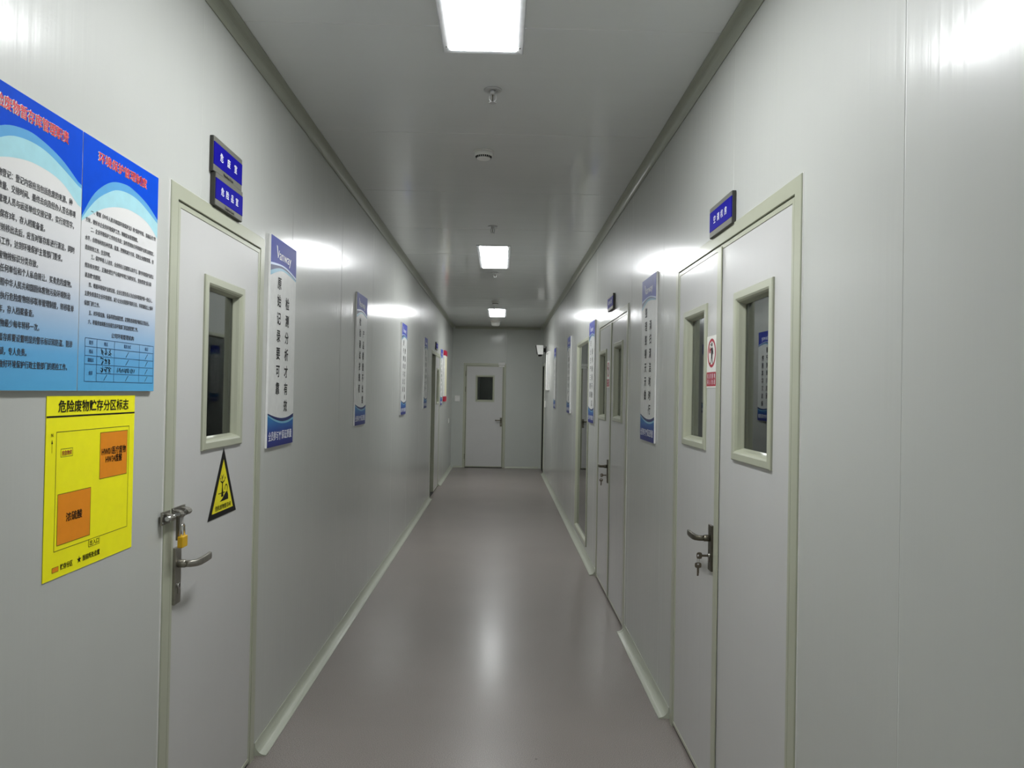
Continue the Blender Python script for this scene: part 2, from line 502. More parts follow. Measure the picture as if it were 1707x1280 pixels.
def cove(name, side, y0, y1, label, r=0.044, lip=0.004):
    """concave plastic cove between floor and wall with capped ends"""
    prof = [(0.0005, 0.0005), (0.0005, r + 0.006), (0.003, r + 0.006)]
    for k in range(0, 9):
        a = math.radians(90 * k / 8)
        prof.append((0.003 + (r - 0.003) * (1 - math.cos(a)), 0.004 + (r - 0.0) * (1 - math.sin(a))))
    prof += [(r + 0.006, 0.003), (r + 0.006, 0.0005)]
    mb = MB()
    rings = []
    for y in (y0, y1):
        if side == 'L': rings.append([(XL + w, y, z) for w, z in prof])
        elif side == 'R': rings.append([(XR - w, y, z) for w, z in prof])
        else: rings.append([(y, YE - w, z) for w, z in prof])
    mb.loft(rings, 0, True, True, False)
    # raised end cap pieces
    for y, s in ((y0, 1), (y1, -1)):
        rr = []
        for dy in (-0.0012 * s, 0.02 * s):
            pts = [(w + 0.0015 if 0.002 < w < r else w, z + 0.0015 if z > 0.002 else z) for w, z in prof]
            if side == 'L': rr.append([(XL + w, y + dy, z) for w, z in pts])
            elif side == 'R': rr.append([(XR - w, y + dy, z) for w, z in pts])
        if rr: mb.loft(rr, 0, True, True, False)
    o = mb.build(name, M['cove'])
    return struct(o, label, 'skirting')

cove('baseboard_left', 'L', 3.10, 10.49, 'long beige cove skirting along the left wall between its two doors')
cove('baseboard_left_near', 'L', YB, 2.18, 'beige cove skirting under the big notices on the left')
cove('baseboard_left_far', 'L', 11.97, YE, 'short beige cove skirting past the far left door')
cove('baseboard_right', 'R', 3.50, 4.76, 'beige cove skirting between the two double doors on the right')
cove('baseboard_right_near', 'R', YB, 1.98, 'beige cove skirting at the bare wall on the right')
cove('baseboard_right_far', 'R', 6.235, 13.96, 'long beige cove skirting along the far right wall')
cove('baseboard_end', 'E', 0.11, XR - 0.05, 'small beige skirting at the foot of the end wall', 0.03)
cove('baseboard_end_corner', 'E', XL + 0.05, -0.765, 'small beige skirting left of the end door', 0.03)

def cornice(name, side, label):
    c = 0.046; mb = MB(); rings = []
    prof = [(0.0005, -0.0005), (0.0005, -c), (0.004, -c - 0.001)]
    for k in range(0, 9):
        a = math.radians(90 * k / 8)
        prof.append((0.004 + (c - 0.006) * (1 - math.cos(a)), -0.004 - (c - 0.006) * (1 - math.sin(a))))
    prof += [(c + 0.001, -0.004), (c, -0.0005)]
    if side in 'LR':
        for y in (YB, YE): rings.append([((XL + w) if side == 'L' else (XR - w), y, ZC + z) for w, z in prof])
    else:
        for x in (XL + c, XR - c): rings.append([(x, YE - w, ZC + z) for w, z in prof])
    mb.loft(rings, 0, True, True, False)
    struct(mb.build(name, M['cornice']), label, 'cornice')
cornice('trim_1', 'L', 'beige cornice along the top of the left wall')
cornice('trim_2', 'R', 'beige cornice along the top of the right wall')
cornice('trim_3', 'E', 'beige cornice along the top of the end wall')

# ------------------------------------------------------------------ doors
FRAME = [(0.0, 0.002), (0.0, -0.005), (0.002, -0.007), (0.0450, -0.007), (0.0465, -0.0055), (0.0470, 0.05)]
TRIM = [(0.0, 0.0), (0.0, -0.006), (0.004, -0.009), (0.024, -0.009), (0.030, -0.006), (0.035, 0.002), (0.038, 0.012), (0.042, 0.022), (0.042, 0.030)]
LFY = -0.003                         # front of a door leaf

def leaf(parent, x0, x1, z0, z1, hole=None):
    mb = MB(); mb.slab_hole(x0 + 0.012, x1 - 0.012, z0 + 0.012, z1 - 0.012, LFY, 0.042, hole)
    lf = mb.build('leaf', M['leaf'], parent)
    mb = MB(); mb.sweep_rect([(0.0, 0.042), (0.0, -0.004), (0.001, -0.005), (0.015, -0.005), (0.017, -0.002), (0.018, 0.042), (0.0, 0.042)], x0, x1, z0, z1)
    mb.build('edge_rail', M['alu'], lf)
    return lf

def vision(parent, x0, x1, z0, z1):
    mb = MB(); mb.sweep_rect([(d, y + LFY) for d, y in TRIM], x0, x1, z0, z1)
    t = mb.build('window_trim', M['alu'], parent)
    # back trim so that the pane is held on both sides
    mb = MB(); mb.box(x0 + 0.036, x1 - 0.036, 0.0215, 0.0265, z0 + 0.036, z1 - 0.036)
    mb.build('pane', M['glass'], t)
    return (x0 + 0.02, x1 - 0.02, z0 + 0.02, z1 - 0.02)

def handle(parent, x, z, d, dark=False, cyl=True):
    """lever handle on a long backplate; x,z = lever spindle; d = +1/-1 direction of the lever"""
    m = M['dark_steel'] if dark else M['steel']
    mb = MB(); mb.box(x - 0.022, x + 0.022, LFY - 0.009, LFY + 0.001, z - 0.122, z + 0.050)
    h = mb.build('handle', m, parent, 0.002)
    mb = MB()
    mb.lathe([(0.0125, LFY - 0.006), (0.0125, LFY - 0.030), (0.0105, LFY - 0.032), (0.0105, LFY - 0.036)], 20, origin=(x, 0, z), axis='y')
    # neck then flat bar that bends away along the door
    path = [(0.0, -0.030, 0.010, 0.010), (0.0, -0.048, 0.010, 0.010), (0.012, -0.058, 0.009, 0.0105), (0.03, -0.062, 0.007, 0.0115), (0.08, -0.062, 0.0055, 0.012), (0.118, -0.060, 0.005, 0.012)]
    rings = []
    for k, (u, y, tw, th) in enumerate(path):
        if k < 2: ax = Vector((1, 0, 0))
        elif k == 2: ax = Vector((0.7, 0.7 * 1, 0)).normalized()
        else: ax = Vector((0.0, 1.0, 0))
        ring = []
        for q in range(12):
            a = 2 * math.pi * q / 12
            c, s = math.cos(a), math.sin(a)
            e = 0.55
            cx = math.copysign(abs(c) ** e, c); sx = math.copysign(abs(s) ** e, s)
            p = Vector((d * u, y + LFY, 0)) + Vector((ax.x * d, ax.y, 0)) * (tw * cx) + Vector((0, 0, th * sx))
            ring.append((p.x + x, p.y, p.z + z))
        rings.append(ring)
    mb.loft(rings)
    mb.build('lever', m, h)
    if cyl:
        mb = MB()
        zc = z - 0.066
        mb.lathe([(0.0085, LFY - 0.006), (0.0085, LFY - 0.013), (0.0075, LFY - 0.014)], 20, origin=(x, 0, zc), axis='y')
        mb.box(x - 0.005, x + 0.005, LFY - 0.0125, LFY - 0.006, zc - 0.024, zc - 0.004)
        mb.build('lock_cylinder', M['chrome'], h)
        mb = MB(); mb.box(x - 0.0012, x + 0.0012, LFY - 0.0146, LFY - 0.0125, zc - 0.005, zc + 0.005)
        mb.build('keyhole', M['dark'], h)
    return h

def door_frame(parent, x0, x1, top):
    mb = MB(); mb.sweep_rect(FRAME, x0, x1, 0.0, top, True)
    f = mb.build('frame', M['alu'], parent)
    mb = MB()
    mb.box(x0 + 0.046, x1 - 0.046, 0.000, 0.03, top - 0.054, top - 0.0465)
    mb.box(x0 + 0.0465, x0 + 0.051, 0.004, 0.03, 0.006, top - 0.05)
    mb.box(x1 - 0.051, x1 - 0.0465, 0.004, 0.03, 0.006, top - 0.05)
    mb.build('seal', M['seal'], f)
    mb = MB(); mb.sweep_rect([(-0.0035, 0.0003), (-0.002, -0.002), (0.0005, -0.003), (0.0005, 0.0003)], x0, x1, 0.0, top, True)
    mb.build('sealant_bead', M['white_plastic'], f)
    return f

def sweep_strip(parent, x0, x1):
    mb = MB(); mb.box(x0, x1, 0.0, 0.034, 0.001, 0.014)
    mb.build('bottom_seal', M['seal'], parent)

# left near door ---------------------------------------------------
d1 = root('door_1', 'L', 2.645, 0.0, 'pale grey door with narrow window, sliding bolt and padlock at left', 'door', None, 'structure')
O = 2.645
door_frame(d1, 2.212 - O, 3.078 - O, 2.106)
sweep_strip(d1, 2.266 - O, 3.024 - O)
hole = vision(d1, 2.472 - O, 2.846 - O, 1.290, 1.870)
leaf(d1, 2.264 - O, 3.027 - O, 0.015, 2.0545, hole)
handle(d1, 2.303 - O, 0.964, 1)
# sliding bolt across frame and leaf
mb = MB(); mb.box(2.264 - O, 2.354 - O, LFY - 0.005, LFY - 0.0005, 1.098, 1.136)
bolt = mb.build('sliding_bolt', M['steel'], d1, 0.001)
mb = MB(); mb.box(2.184 - O, 2.238 - O, -0.0125, -0.0072, 1.098, 1.136)
mb.build('keeper_plate', M['steel'], bolt, 0.001)
mb = MB(); mb.tube([(2.190 - O, -0.024, 1.117), (2.348 - O, -0.024, 1.117)], 0.0068, 16)
mb.build('bolt_rod', M['chrome'], bolt)
for xx, w in ((2.212, .010), (2.279, .011), (2.334, .014)):
    yb = -0.0125 if xx < 2.26 else LFY - 0.004
    pts = [(xx - O, yb, 1.104), (xx - O, -0.022, 1.1065), (xx - O, -0.029, 1.110), (xx - O, -0.0325, 1.117), (xx - O, -0.029, 1.124), (xx - O, -0.022, 1.1275), (xx - O, yb, 1.130)]
    mb = MB()
    for a, b in zip(pts, pts[1:]):
        mb.face([(a[0] - w, a[1], a[2]), (a[0] + w, a[1], a[2]), (b[0] + w, b[1], b[2]), (b[0] - w, b[1], b[2])])
    g = mb.build('rod_guide', M['steel'], bolt)
    g.modifiers.new('t', 'SOLIDIFY').thickness = 0.0015
for xx, zz, yy in ((2.190, 1.104, -0.0122), (2.190, 1.130, -0.0122), (2.232, 1.104, -0.0122), (2.270, 1.103, LFY - 0.0045), (2.270, 1.131, LFY - 0.0045), (2.348, 1.103, LFY - 0.0045), (2.348, 1.131, LFY - 0.0045)):
    mb = MB(); mb.lathe([(0.0035, yy), (0.003, yy - 0.0012), (0.0012, yy - 0.0018)], 10, origin=(xx - O, 0, zz), axis='y')
    mb.build('screw', M['chrome'], bolt)
# hanging tongue of the bolt that takes the padlock
mb = MB(); mb.box(2.236 - O, 2.250 - O, -0.036, -0.030, 1.046, 1.118)
mb.build('bolt_tongue', M['dark_steel'], bolt, 0.001)

# padlock ---------------------------------------------------
pl = root('padlock', 'L', 2.252, 1.024, 'yellow brass padlock hanging from the sliding bolt of the near left door', 'padlock')
mb = MB(); mb.box(-0.019, 0.019, -0.052, -0.036, 0.0, 0.034); mb.build('body', M['brass'], pl, 0.003, 3)
mb = MB()
pts = [(-0.0115, -0.044, 0.032), (-0.0115, -0.044, 0.056)]
for k in range(1, 9):
    a = math.pi - math.pi * k / 9
    pts.append((0.0115 * math.cos(a), -0.044, 0.056 + 0.0125 * math.sin(a)))
pts += [(0.0115, -0.044, 0.056), (0.0115, -0.044, 0.032)]
mb.tube(pts, 0.003, 10); mb.build('shackle', M['chrome'], pl)
mb = MB(); mb.lathe([(0.005, -0.0005), (0.005, 0.0008)], 14, origin=(0, -0.044, -0.0005)); mb.build('keyway', M['dark_steel'], pl)

# right near double door ------------------------------------
def double_door(name, Y0, Y1, top, mull, wins, hx, label, dark=True):
    """Y0 near edge, Y1 far edge on the right wall; mull = (near, far) of the meeting strip; local x = -(Y-O)"""
    O = (Y0 + Y1) / 2
    d = root(name, 'R', O, 0.0, label, 'door', None, 'structure')
    X = lambda Y: O - Y
    door_frame(d, X(Y1), X(Y0), top)
    sweep_strip(d, X(Y1) + 0.054, X(Y0) - 0.054)
    mid = (mull[0] + mull[1]) / 2
    holes = [vision(d, X(w[1]), X(w[0]), w[2], w[3]) for w in wins]
    leaf(d, X(mid) + 0.002, X(Y0) - 0.052, 0.015, top - 0.0515, holes[1])
    leaf(d, X(Y1) + 0.052, X(mid) - 0.002, 0.015, top - 0.0515, holes[0])
    mb = MB(); mb.box(X(mull[1]), X(mull[0]), LFY - 0.007, LFY - 0.0015, 0.02, top - 0.058)
    mb.build('meeting_strip', M['alu'], d, 0.003)
    handle(d, X(hx), 0.965, -1, dark)
    return d, X
d2, X2 = double_door('door_2', 2.016, 3.468, 2.108, (2.742, 2.792), [(2.932, 3.300, 1.288, 1.864), (2.214, 2.588, 1.283, 1.857)], 2.832,
                     'near grey double door on the right with two narrow windows under a blue room sign')
d3, X3 = double_door('door_3', 4.785, 6.215, 2.085, (5.49, 5.53), [(5.745, 6.13, 1.298, 1.848), (4.98, 5.36, 1.310, 1.862)], 5.585,
                     'farther grey double door on the right beside the tall glazed panel')

# keys in the double doors ---------------------------------
def make_key(name, hang):
    """key with ring-hole bow; in the lock (blade along y) or hanging (blade down)"""
    mb = MB()
    bow = []
    for k in range(16):
        a = 2 * math.pi * k / 16
        c, s = math.cos(a), math.sin(a)
        bow.append((0.0125 * math.copysign(abs(c) ** 0.6, c), 0.0105 * math.copysign(abs(s) ** 0.6, s)))
    inner = [(x * 0.3, z * 0.3 + 0.004) for x, z in bow]
    t = 0.0012
    n = 16
    for i in range(n):
        j = (i + 1) % n
        (a, b), (c, d), (e, f), (g, h) = bow[i], bow[j], inner[j], inner[i]
        mb.face([(a, -t, b), (c, -t, d), (e, -t, f), (g, -t, h)]); mb.face([(g, t, h), (e, t, f), (c, t, d), (a, t, b)])
        mb.face([(a, -t, b), (a, t, b), (c, t, d), (c, -t, d)]); mb.face([(g, t, h), (g, -t, h), (e, -t, f), (e, t, f)])
    mb.prism([(-0.004, -0.009), (0.004, -0.009), (0.004, -0.030), (0.002, -0.033), (0.0035, -0.036), (0.001, -0.040), (-0.004, -0.040)], -t, t)
    return mb

def place_keys(Xf, Y, where_lock, where_hang):
    """one key in the lock, a second on a ring hanging from it"""
    zc = 0.965 - 0.066
    mb = make_key('key', False)
    # blade points into the lock: rotate so that local -z runs along +y
    mb.v = [(y, -z, x) for x, y, z in mb.v]
    k1 = mb.build('key', M['key']); place(k1, 'R', Y, zc); tag(k1, where_lock, 'key')
    # shift so that the tip sits just inside the cylinder
    for v in k1.data.vertices: v.co.y -= 0.050
    r = root('key_with_ring', 'R', Y, zc, where_hang, 'key')
    mb = MB(); pts = [(0.0, -0.054 + 0.012 * math.cos(a) * 0.3, -0.004 - 0.012 + 0.014 * math.sin(a)) for a in [2 * math.pi * k / 20 for k in range(20)]]
    mb.tube(pts, 0.0009, 8, closed=True); mb.build('ring', M['chrome'], r)
    mb = make_key('key', True); mb.v = [(-y, x - 0.054, z - 0.036) for x, y, z in mb.v]
    mb.build('key_blade', M['key'], r)
place_keys(X2, 2.832, 'key standing in the lock of the near double door on the right', 'second key hanging below the lock of the near double door on the right')
place_keys(X3, 5.585, 'key standing in the lock of the farther double door on the right', 'second key hanging below the lock of the farther double door on the right')

# tall glazed panel on the right wall ----------------------
O = 7.45
w1 = root('window_1', 'R', O, 0.0, 'tall floor-length glazed panel in a beige frame on the right wall', 'window', None, 'structure')
mb = MB(); mb.sweep_rect([(0.0, 0.002), (0.0, -0.008), (0.004, -0.011), (0.03, -0.011), (0.036, -0.006), (0.045, 0.012), (0.045, 0.03)], O - 7.985, O - 6.915, 0.096, 2.032)
fr = mb.build('window_frame', M['alu'], w1)
mb = MB(); mb.box(O - 7.947, O - 6.953, 0.0125, 0.0185, 0.134, 1.994); mb.build('pane', M['glass'], fr)

# far left double door, near leaf standing open ------------
O = 11.23
d4 = root('door_4', 'L', O, 0.0, 'far left double door with its near leaf swung open', 'door', None, 'structure')
door_frame(d4, 10.515 - O, 11.945 - O, 2.078)
hole = vision(d4, 11.36 - O, 11.74 - O, 1.30, 1.85)
leaf(d4, 11.13 - O, 11.893 - O, 0.015, 2.0265, hole)
lf = MB(); lf.slab_hole(-0.53, 0.0, 0.015, 2.024, -0.042, 0.0)
lo = lf.build('open_leaf', M['leaf'], d4)
lo.location = (11.12 - O, 0.047, 0); lo.rotation_euler = (0, 0, math.radians(-118))
mb = MB(); mb.box(-0.515, -0.47, -0.052, -0.042, 0.85, 1.02); mb.tube([(-0.49, -0.045, 0.965), (-0.49, -0.1, 0.965), (-0.38, -0.105, 0.965)], 0.009, 10)
mb.build('handle', M['dark_steel'], lo)
mb = MB(); mb.box(10.56 - O, 11.90 - O, 0.0, 0.034, 0.001, 0.012); mb.build('bottom_seal', M['seal'], d4)

# end door --------------------------------------------------
O = -0.332
d5 = root('door_5', 'E', O, 0.0, 'grey door with a small dark window in the end wall', 'door', None, 'structure')
door_frame(d5, -0.752 - O, 0.088 - O, 2.07)
hole = vision(d5, -0.512 - O, -0.135 - O, 1.305, 1.833)
leaf(d5, -0.70 - O, 0.036 - O, 0.015, 2.0185, hole)
sweep_strip(d5, -0.70 - O, 0.036 - O)
handle(d5, 0.005 - O, 0.945, -1, True)
mb = MB()
for z in (0.22, 1.55, 1.86): mb.lathe([(0.007, z - 0.05), (0.007, z + 0.05)], 12, origin=(-0.706 - O, -0.016, 0))
mb.build('hinge', M['dark_steel'], d5)

# dark doorway beside the end wall --------------------------
O = 14.43
d6 = root('door_6', 'R', O, 0.0, 'dark open doorway at the far end of the right wall', 'door', None, 'structure')
door_frame(d6, O - 14.875, O - 13.985, 2.06)
lf = MB(); lf.slab_hole(0.0, 0.78, 0.015, 2.0, -0.042, 0.0)
lo = lf.build('open_leaf', M['leaf'], d6); lo.location = (O - 14.82, 0.055, 0); lo.rotation_euler = (0, 0, math.radians(88))
mb = MB(); mb.box(O - 14.82, O - 14.04, 0.0, 0.034, 0.001, 0.012); mb.build('bottom_seal', M['seal'], d6)

# ------------------------------------------------------------------ big blue notices
W, H = 0.392, 0.598
ARC1 = [(0, .402), (.042, .457), (.08, .489), (.129, .5155), (.18, .527), (.2276, .528), (.316, .508), (.392, .472)]
ARC2 = [(0, .396), (.035, .432), (.071, .4616), (.12, .489), (.155, .503), (.21, .510), (.264, .506), (.32, .490), (.392, .464)]
ARC3 = [(0, .391), (.05, .42), (.10, .444), (.1635, .462), (.23, .469), (.318, .458), (.392, .420)]
def notice(name, y0, label, W=0.392):
    r = root(name, 'L', y0, 1.485, label, 'notice', 'big blue and white notices')
    mb = MB(); mb.box(0, W, -0.010, -0.0005, 0, H); mb.build('board', M['board_white'], r, 0.0015)
    y = -0.0104
    mb = MB()
    mb.face([(0.001, y, 0.001), (W - 0.001, y, 0.001), (W - 0.001, y, H - 0.001), (0.001, y, H - 0.001)], 0)
    band(mb, lambda x: spline(ARC3, x), lambda x: spline(ARC2, x), 0.001, W - 0.001, y - 0.0002, 1)
    band(mb, lambda x: spline(ARC2, x), lambda x: spline(ARC1, x), 0.001, W - 0.001, y - 0.0002, 2)
    band(mb, lambda x: spline(ARC1, x), lambda x: H - 0.001, 0.001, W - 0.001, y - 0.0002, 3)
    art = mb.build('printed_artwork', [M['notice_grad'], M['ink_aqua'], M['ink_mid'], M['ink_royal']], r)
    return art, y - 0.0006

na, y = notice('notice_board', 1.337, 'left blue notice with a red heading about waste store duties, cut by the picture edge', 0.3995)
mb = MB(); u0 = -1.337
put_text(mb, '危险废物暂存库管理职责', 1.678 + u0, 0.560, 0.0285, y, 1, 'r', 0.267, 0.075)
put_text(mb, '危险废物暂存库管理职责', 1.678 + u0, 0.560, 0.0285, y - 0.0008, 0, 'r', 0.265, 0.012)
mb.build('heading', [M['ink_red'], M['ink_white']], na)
A_LINES = [('一、做好危险废物登记：登记内容应当包括危废的来源、种', .4230, .362), ('类、数量、交接时间、最终去向及经办人签名等项', .3985, .376), ('目，管理人员与运送单位交接记录，实行双签字，', .3725, .370),
           ('记录保存3年，存入档案备查。', .3437, .264), ('二、危废转移出去后，应当对暂存库进行清洁，同时', .3175, .375), ('做好消毒工作，达到环境保护主管部门要求。', .2915, .329),
           ('三、危险废物按标识分类存放。', .2640, .243), ('四、禁止任何单位和个人私自转让、买卖危险废物。', .2395, .367), ('五、按照中华人民共和国固体废物污染环境防治', .2124, .363),
           ('法规定，执行危险废物转移联单管理制度，转移联单', .1860, .378), ('保存5年，存入档案备查。', .1605, .233), ('六、危险废物最少每年转移一次。', .1330, .2525),
           ('七、暂存库要设置明显的警示标识和防盗、防渗', .1057, .376), ('漏，加锁，专人负责。', .0785, .2127), ('八、做好环境保护行政主管部门的巡检工作。', .0535, .357)]
mb = MB()
for s, z, xr in A_LINES:
    put_text(mb, s, xr, z, 0.0165, y, 0, 'r', None, 0.008, 0.80)
mb.build('body_lettering', M['ink_grey'], na)

nb, y = notice('notice_board', 1.737, 'right blue notice with red heading and a handwritten table, beside the near left door', 0.380)
mb = MB()
put_text(mb, '环境保护管理制度', 0.1877, 0.560, 0.0275, y, 1, 'c', 0.245, 0.075)
put_text(mb, '环境保护管理制度', 0.1877, 0.560, 0.0275, y - 0.0008, 0, 'c', 0.243, 0.012)
mb.build('heading', [M['ink_red'], M['ink_white']], nb)
B_LINES = [('一、根据《中华人民共和国环境保护法》和“保护环境、造福后代”的', .040, .369, .4228), ('方针，做好本企业的环境保护工作，特制定本管理制度。', .018, .268, .3998), ('二、企业环境保护工作的任务是：宣传贯彻执行环境保护法律法规规定，', .040, .360, .3800),
           ('水平，合理地利用各种资源、能源，控制和减少污染，促进企业健康发展，创', .018, .359, .3577), ('造良好的工作、生活环境。', .018, .131, .3353), ('三、保护环境人人有责，企业所有人员都要认真学习，遵守环境保护法律法', .045, .361, .3165),
           ('规及有关规定，正确处理生产与保护环境之间的关系，坚持贯彻“谁污染', .0186, .350, .2940), ('谁治理”的原则。', .0195, .090, .2712), ('四、根据环境保护法律法规，企业主要负责人为企业环境保护第一责任人。', .0375, .3565, .2500),
           ('主要负责落实企业环境规划，减少企业对周围环境的污染，并积极配合上级环', .0207, .362, .2288), ('保部门的工作。', .0197, .087, .2064), ('五、对环保设施、设备等要加强管理，定期检查和维护确保正常运行。', .0404, .342, .1846), ('六、积极参加和配合各级生态环境部门的监督管理工作。', .0382, .280, .1634)]
mb = MB()
for s, x0, x1, z in B_LINES:
    put_text(mb, s, x0, z, 0.0125, y, 0, 'l', x1 - x0, 0.008)
put_text(mb, '公司环境管理机构', 0.202, 0.1385, 0.0135, y, 0, 'c', 0.114, 0.008)
mb.build('body_lettering', M['ink_grey'], nb)
mb = MB(); lw = 0.0012
TX = [.0278, .0795, .161, .291, .3707]; TZ = [.1248, .1048, .0838, .0638, .0430, .0230]
for k, z in enumerate(TZ): line(mb, TX[1] if k == 4 else TX[0], z, TX[4], z, lw, y)
for k, x in enumerate(TX): line(mb, x, TZ[0], x, TZ[-1], lw, y)
for s, x, z in (('职务', .054, .115), ('姓名', .12, .115), ('联系方式', .226, .115), ('备注', .331, .115), ('组长', .054, .094), ('副组长', .054, .074), ('组员', .054, .043)):
    put_text(mb, s, x, z, 0.0105, y, 0, 'c', None, 0.004, 0.85)
mb.build('table_print', M['ink_line'], nb)
mb = MB(); rnd = random.Random(3)
def slash(x, z): line(mb, x - .007, z - .007, x + .007, z + .007, 0.0018, y)
for x, z in ((.226, .094), (.331, .094), (.226, .074), (.331, .074), (.331, .053), (.12, .033), (.226, .033), (.331, .033)): slash(x, z)
for z in (.094, .074, .053):                         # loose unreadable handwriting
    for k in range(3):
        cx = .104 + k * .017
        for _ in range(6):
            a = rnd.uniform(0, math.pi); l = rnd.uniform(.004, .0075)
            px, pz = cx + rnd.uniform(-.004, .004), z + rnd.uniform(-.006, .006)
            line(mb, px - l * math.cos(a), pz - l * math.sin(a), px + l * math.cos(a), pz + l * math.sin(a), .0014, y)
for k in range(11):
    cx = .178 + k * .0085
    for _ in range(3):
        a = rnd.uniform(.9, 2.0); l = rnd.uniform(.004, .0065)
        px, pz = cx + rnd.uniform(-.002, .002), .053 + rnd.uniform(-.002, .002)
        line(mb, px - l * math.cos(a), pz - l * math.sin(a), px + l * math.cos(a), pz + l * math.sin(a), .0013, y)
mb.build('handwriting', M['ink_black'], nb)

# ------------------------------------------------------------------ yellow zoning sheet
ys_ = root('zoning_sign', 'L', 1.638, 1.070, 'yellow zoning plan sheet with two orange blocks below the blue notices', 'sign')
mb = MB(); mb.box(0, .390, -0.0018, -0.0003, 0, .404); mb.build('sheet', M['yellow'], ys_)
y = -0.0021; mb = MB()
line(mb, 0, .3583, .390, .3583, .004, y, 0)
rect_line(mb, .0385, .362, .060, .324, .0016, y, 1)
for a, b, c, d in ((.2207, .3535, .200, .3132), (.0485, .1825, .0713, .1848)):
    poly(mb, [(a, c), (b, c), (b, d), (a, d)], y, 2); rect_line(mb, a, b, c, d, .0014, y - .0002, 1)
rect_line(mb, .056, .1025, .2675, .2852, .0012, y, 1)
poly(mb, [(.179, .0428), (.2275, .0428), (.2275, .0602), (.179, .0602)], y - .0002, 4); rect_line(mb, .179, .2275, .0428, .0602, .0012, y - .0003, 1)
poly(mb, [(.0333, .0143), (.057, .0143), (.057, .0250), (.0333, .0250)], y, 2); rect_line(mb, .0333, .057, .0143, .025, .001, y - .0002, 1)
line(mb, .0225, .279, .0225, .302, .001, y, 0); poly(mb, [(.0225, .309), (.0195, .299), (.0255, .299)], y, 0)
star = [((.0095 if k % 2 == 0 else .0038) * math.sin(math.pi * k / 5) + .140, (.0095 if k % 2 == 0 else .0038) * math.cos(math.pi * k / 5) + .0215) for k in range(10)]
poly(mb, star, y, 0)
plan = mb.build('printed_plan', [M['ink_black'], M['olive'], M['orange'], M['ink_red'], M['yellow']], ys_)
y = -0.0025
mb = MB(); put_text(mb, '危险废物贮存分区标志', .1985, .3812, .029, y, 0, 'c', .312, 0.028); mb.build('lettering', [M['ink_black'], M['sticker_red']], plan)
mb = MB(); put_text(mb, 'HW01医疗废物', .2872, .2662, .0215, y, 0, 'c', .118, 0.018); mb.build('lettering', [M['ink_black'], M['sticker_red']], plan)
mb = MB(); put_text(mb, 'HW34废酸', .2872, .2460, .0215, y, 0, 'c', .080, 0.018); mb.build('lettering', [M['ink_black'], M['sticker_red']], plan)
mb = MB(); put_text(mb, '浓硫酸', .1145, .1295, .0225, y, 0, 'c', .065, 0.022); mb.build('lettering', [M['ink_black'], M['sticker_red']], plan)
mb = MB(); put_text(mb, '应急物资', .0793, .2763, .0115, y, 1, 'c', .038, 0.02); mb.build('lettering', [M['ink_black'], M['sticker_red']], plan)
mb = MB(); put_text(mb, '出入口', .2033, .0515, .0135, y, 0, 'c', .040, 0.022); mb.build('lettering', [M['ink_black'], M['sticker_red']], plan)
mb = MB(); put_text(mb, '贮存分区', .088, .0212, .0145, y, 0, 'c', .048, 0.02); mb.build('lettering', [M['ink_black'], M['sticker_red']], plan)
mb = MB(); put_text(mb, '当前所处位置', .1915, .0222, .0145, y, 0, 'c', .075, 0.022); mb.build('lettering', [M['ink_black'], M['sticker_red']], plan)
mb = MB(); put_text(mb, 'N', .0216, .3186, .0105, y, 0, 'c', None, 0.01); mb.build('lettering', [M['ink_black'], M['sticker_red']], plan)

# ------------------------------------------------------------------ warning triangle on the left door
tr = root('warning_sign', 'L', 2.545, 1.047, 'yellow and black triangular hazard sticker with dead tree and fish on the near left door', 'sign')
y0 = LFY - 0.0005
mb = MB(); mb.prism([(0, 0), (.268, 0), (.134, .239)], y0 - 0.001, y0); mb.build('plate', M['ink_black'], tr)
y = y0 - 0.0013; mb = MB()
poly(mb, [(.0335, .0185), (.2345, .0185), (.134, .198)], y, 0)
mb.build('yellow_field', M['warn_yellow'], tr)
y -= 0.0003; mb = MB()
# dead tree
poly(mb, [(.118, .082), (.134, .080), (.130, .100), (.130, .118), (.122, .118), (.122, .100)], y)
for a, b, c, d, w in ((.126, .116, .108, .124, .005), (.126, .116, .146, .124, .005), (.126, .116, .125, .142, .004), (.108, .124, .112, .137, .0035), (.146, .124, .150, .138, .0035), (.125, .128, .116, .145, .003), (.125, .128, .136, .146, .003), (.112, .130, .104, .134, .003), (.146, .128, .156, .132, .003)):
    line(mb, a, b, c, d, w, y)
line(mb, .088, .0815, .152, .0815, .003, y)
poly(mb, [(.115, .068), (.137, .068), (.134, .084), (.118, .084)], y)
# dead fish lying on the bank
poly(mb, [(.104, .052), (.184, .053), (.182, .070), (.172, .084), (.160, .080), (.148, .074), (.130, .062)], y)
arc = [(.152 + .012 * math.cos(a) + .010, .094 + .013 * math.sin(a)) for a in [math.radians(v) for v in range(200, -41, -24)]]
for p, q in zip(arc, arc[1:]): line(mb, p[0], p[1], q[0], q[1], .005, y)
put_text(mb, '危险废物暂存间', .136, .0330, .0195, y, 0, 'c', .148, 0.012)
mb.build('pictogram_lettering', M['ink_black'], tr)

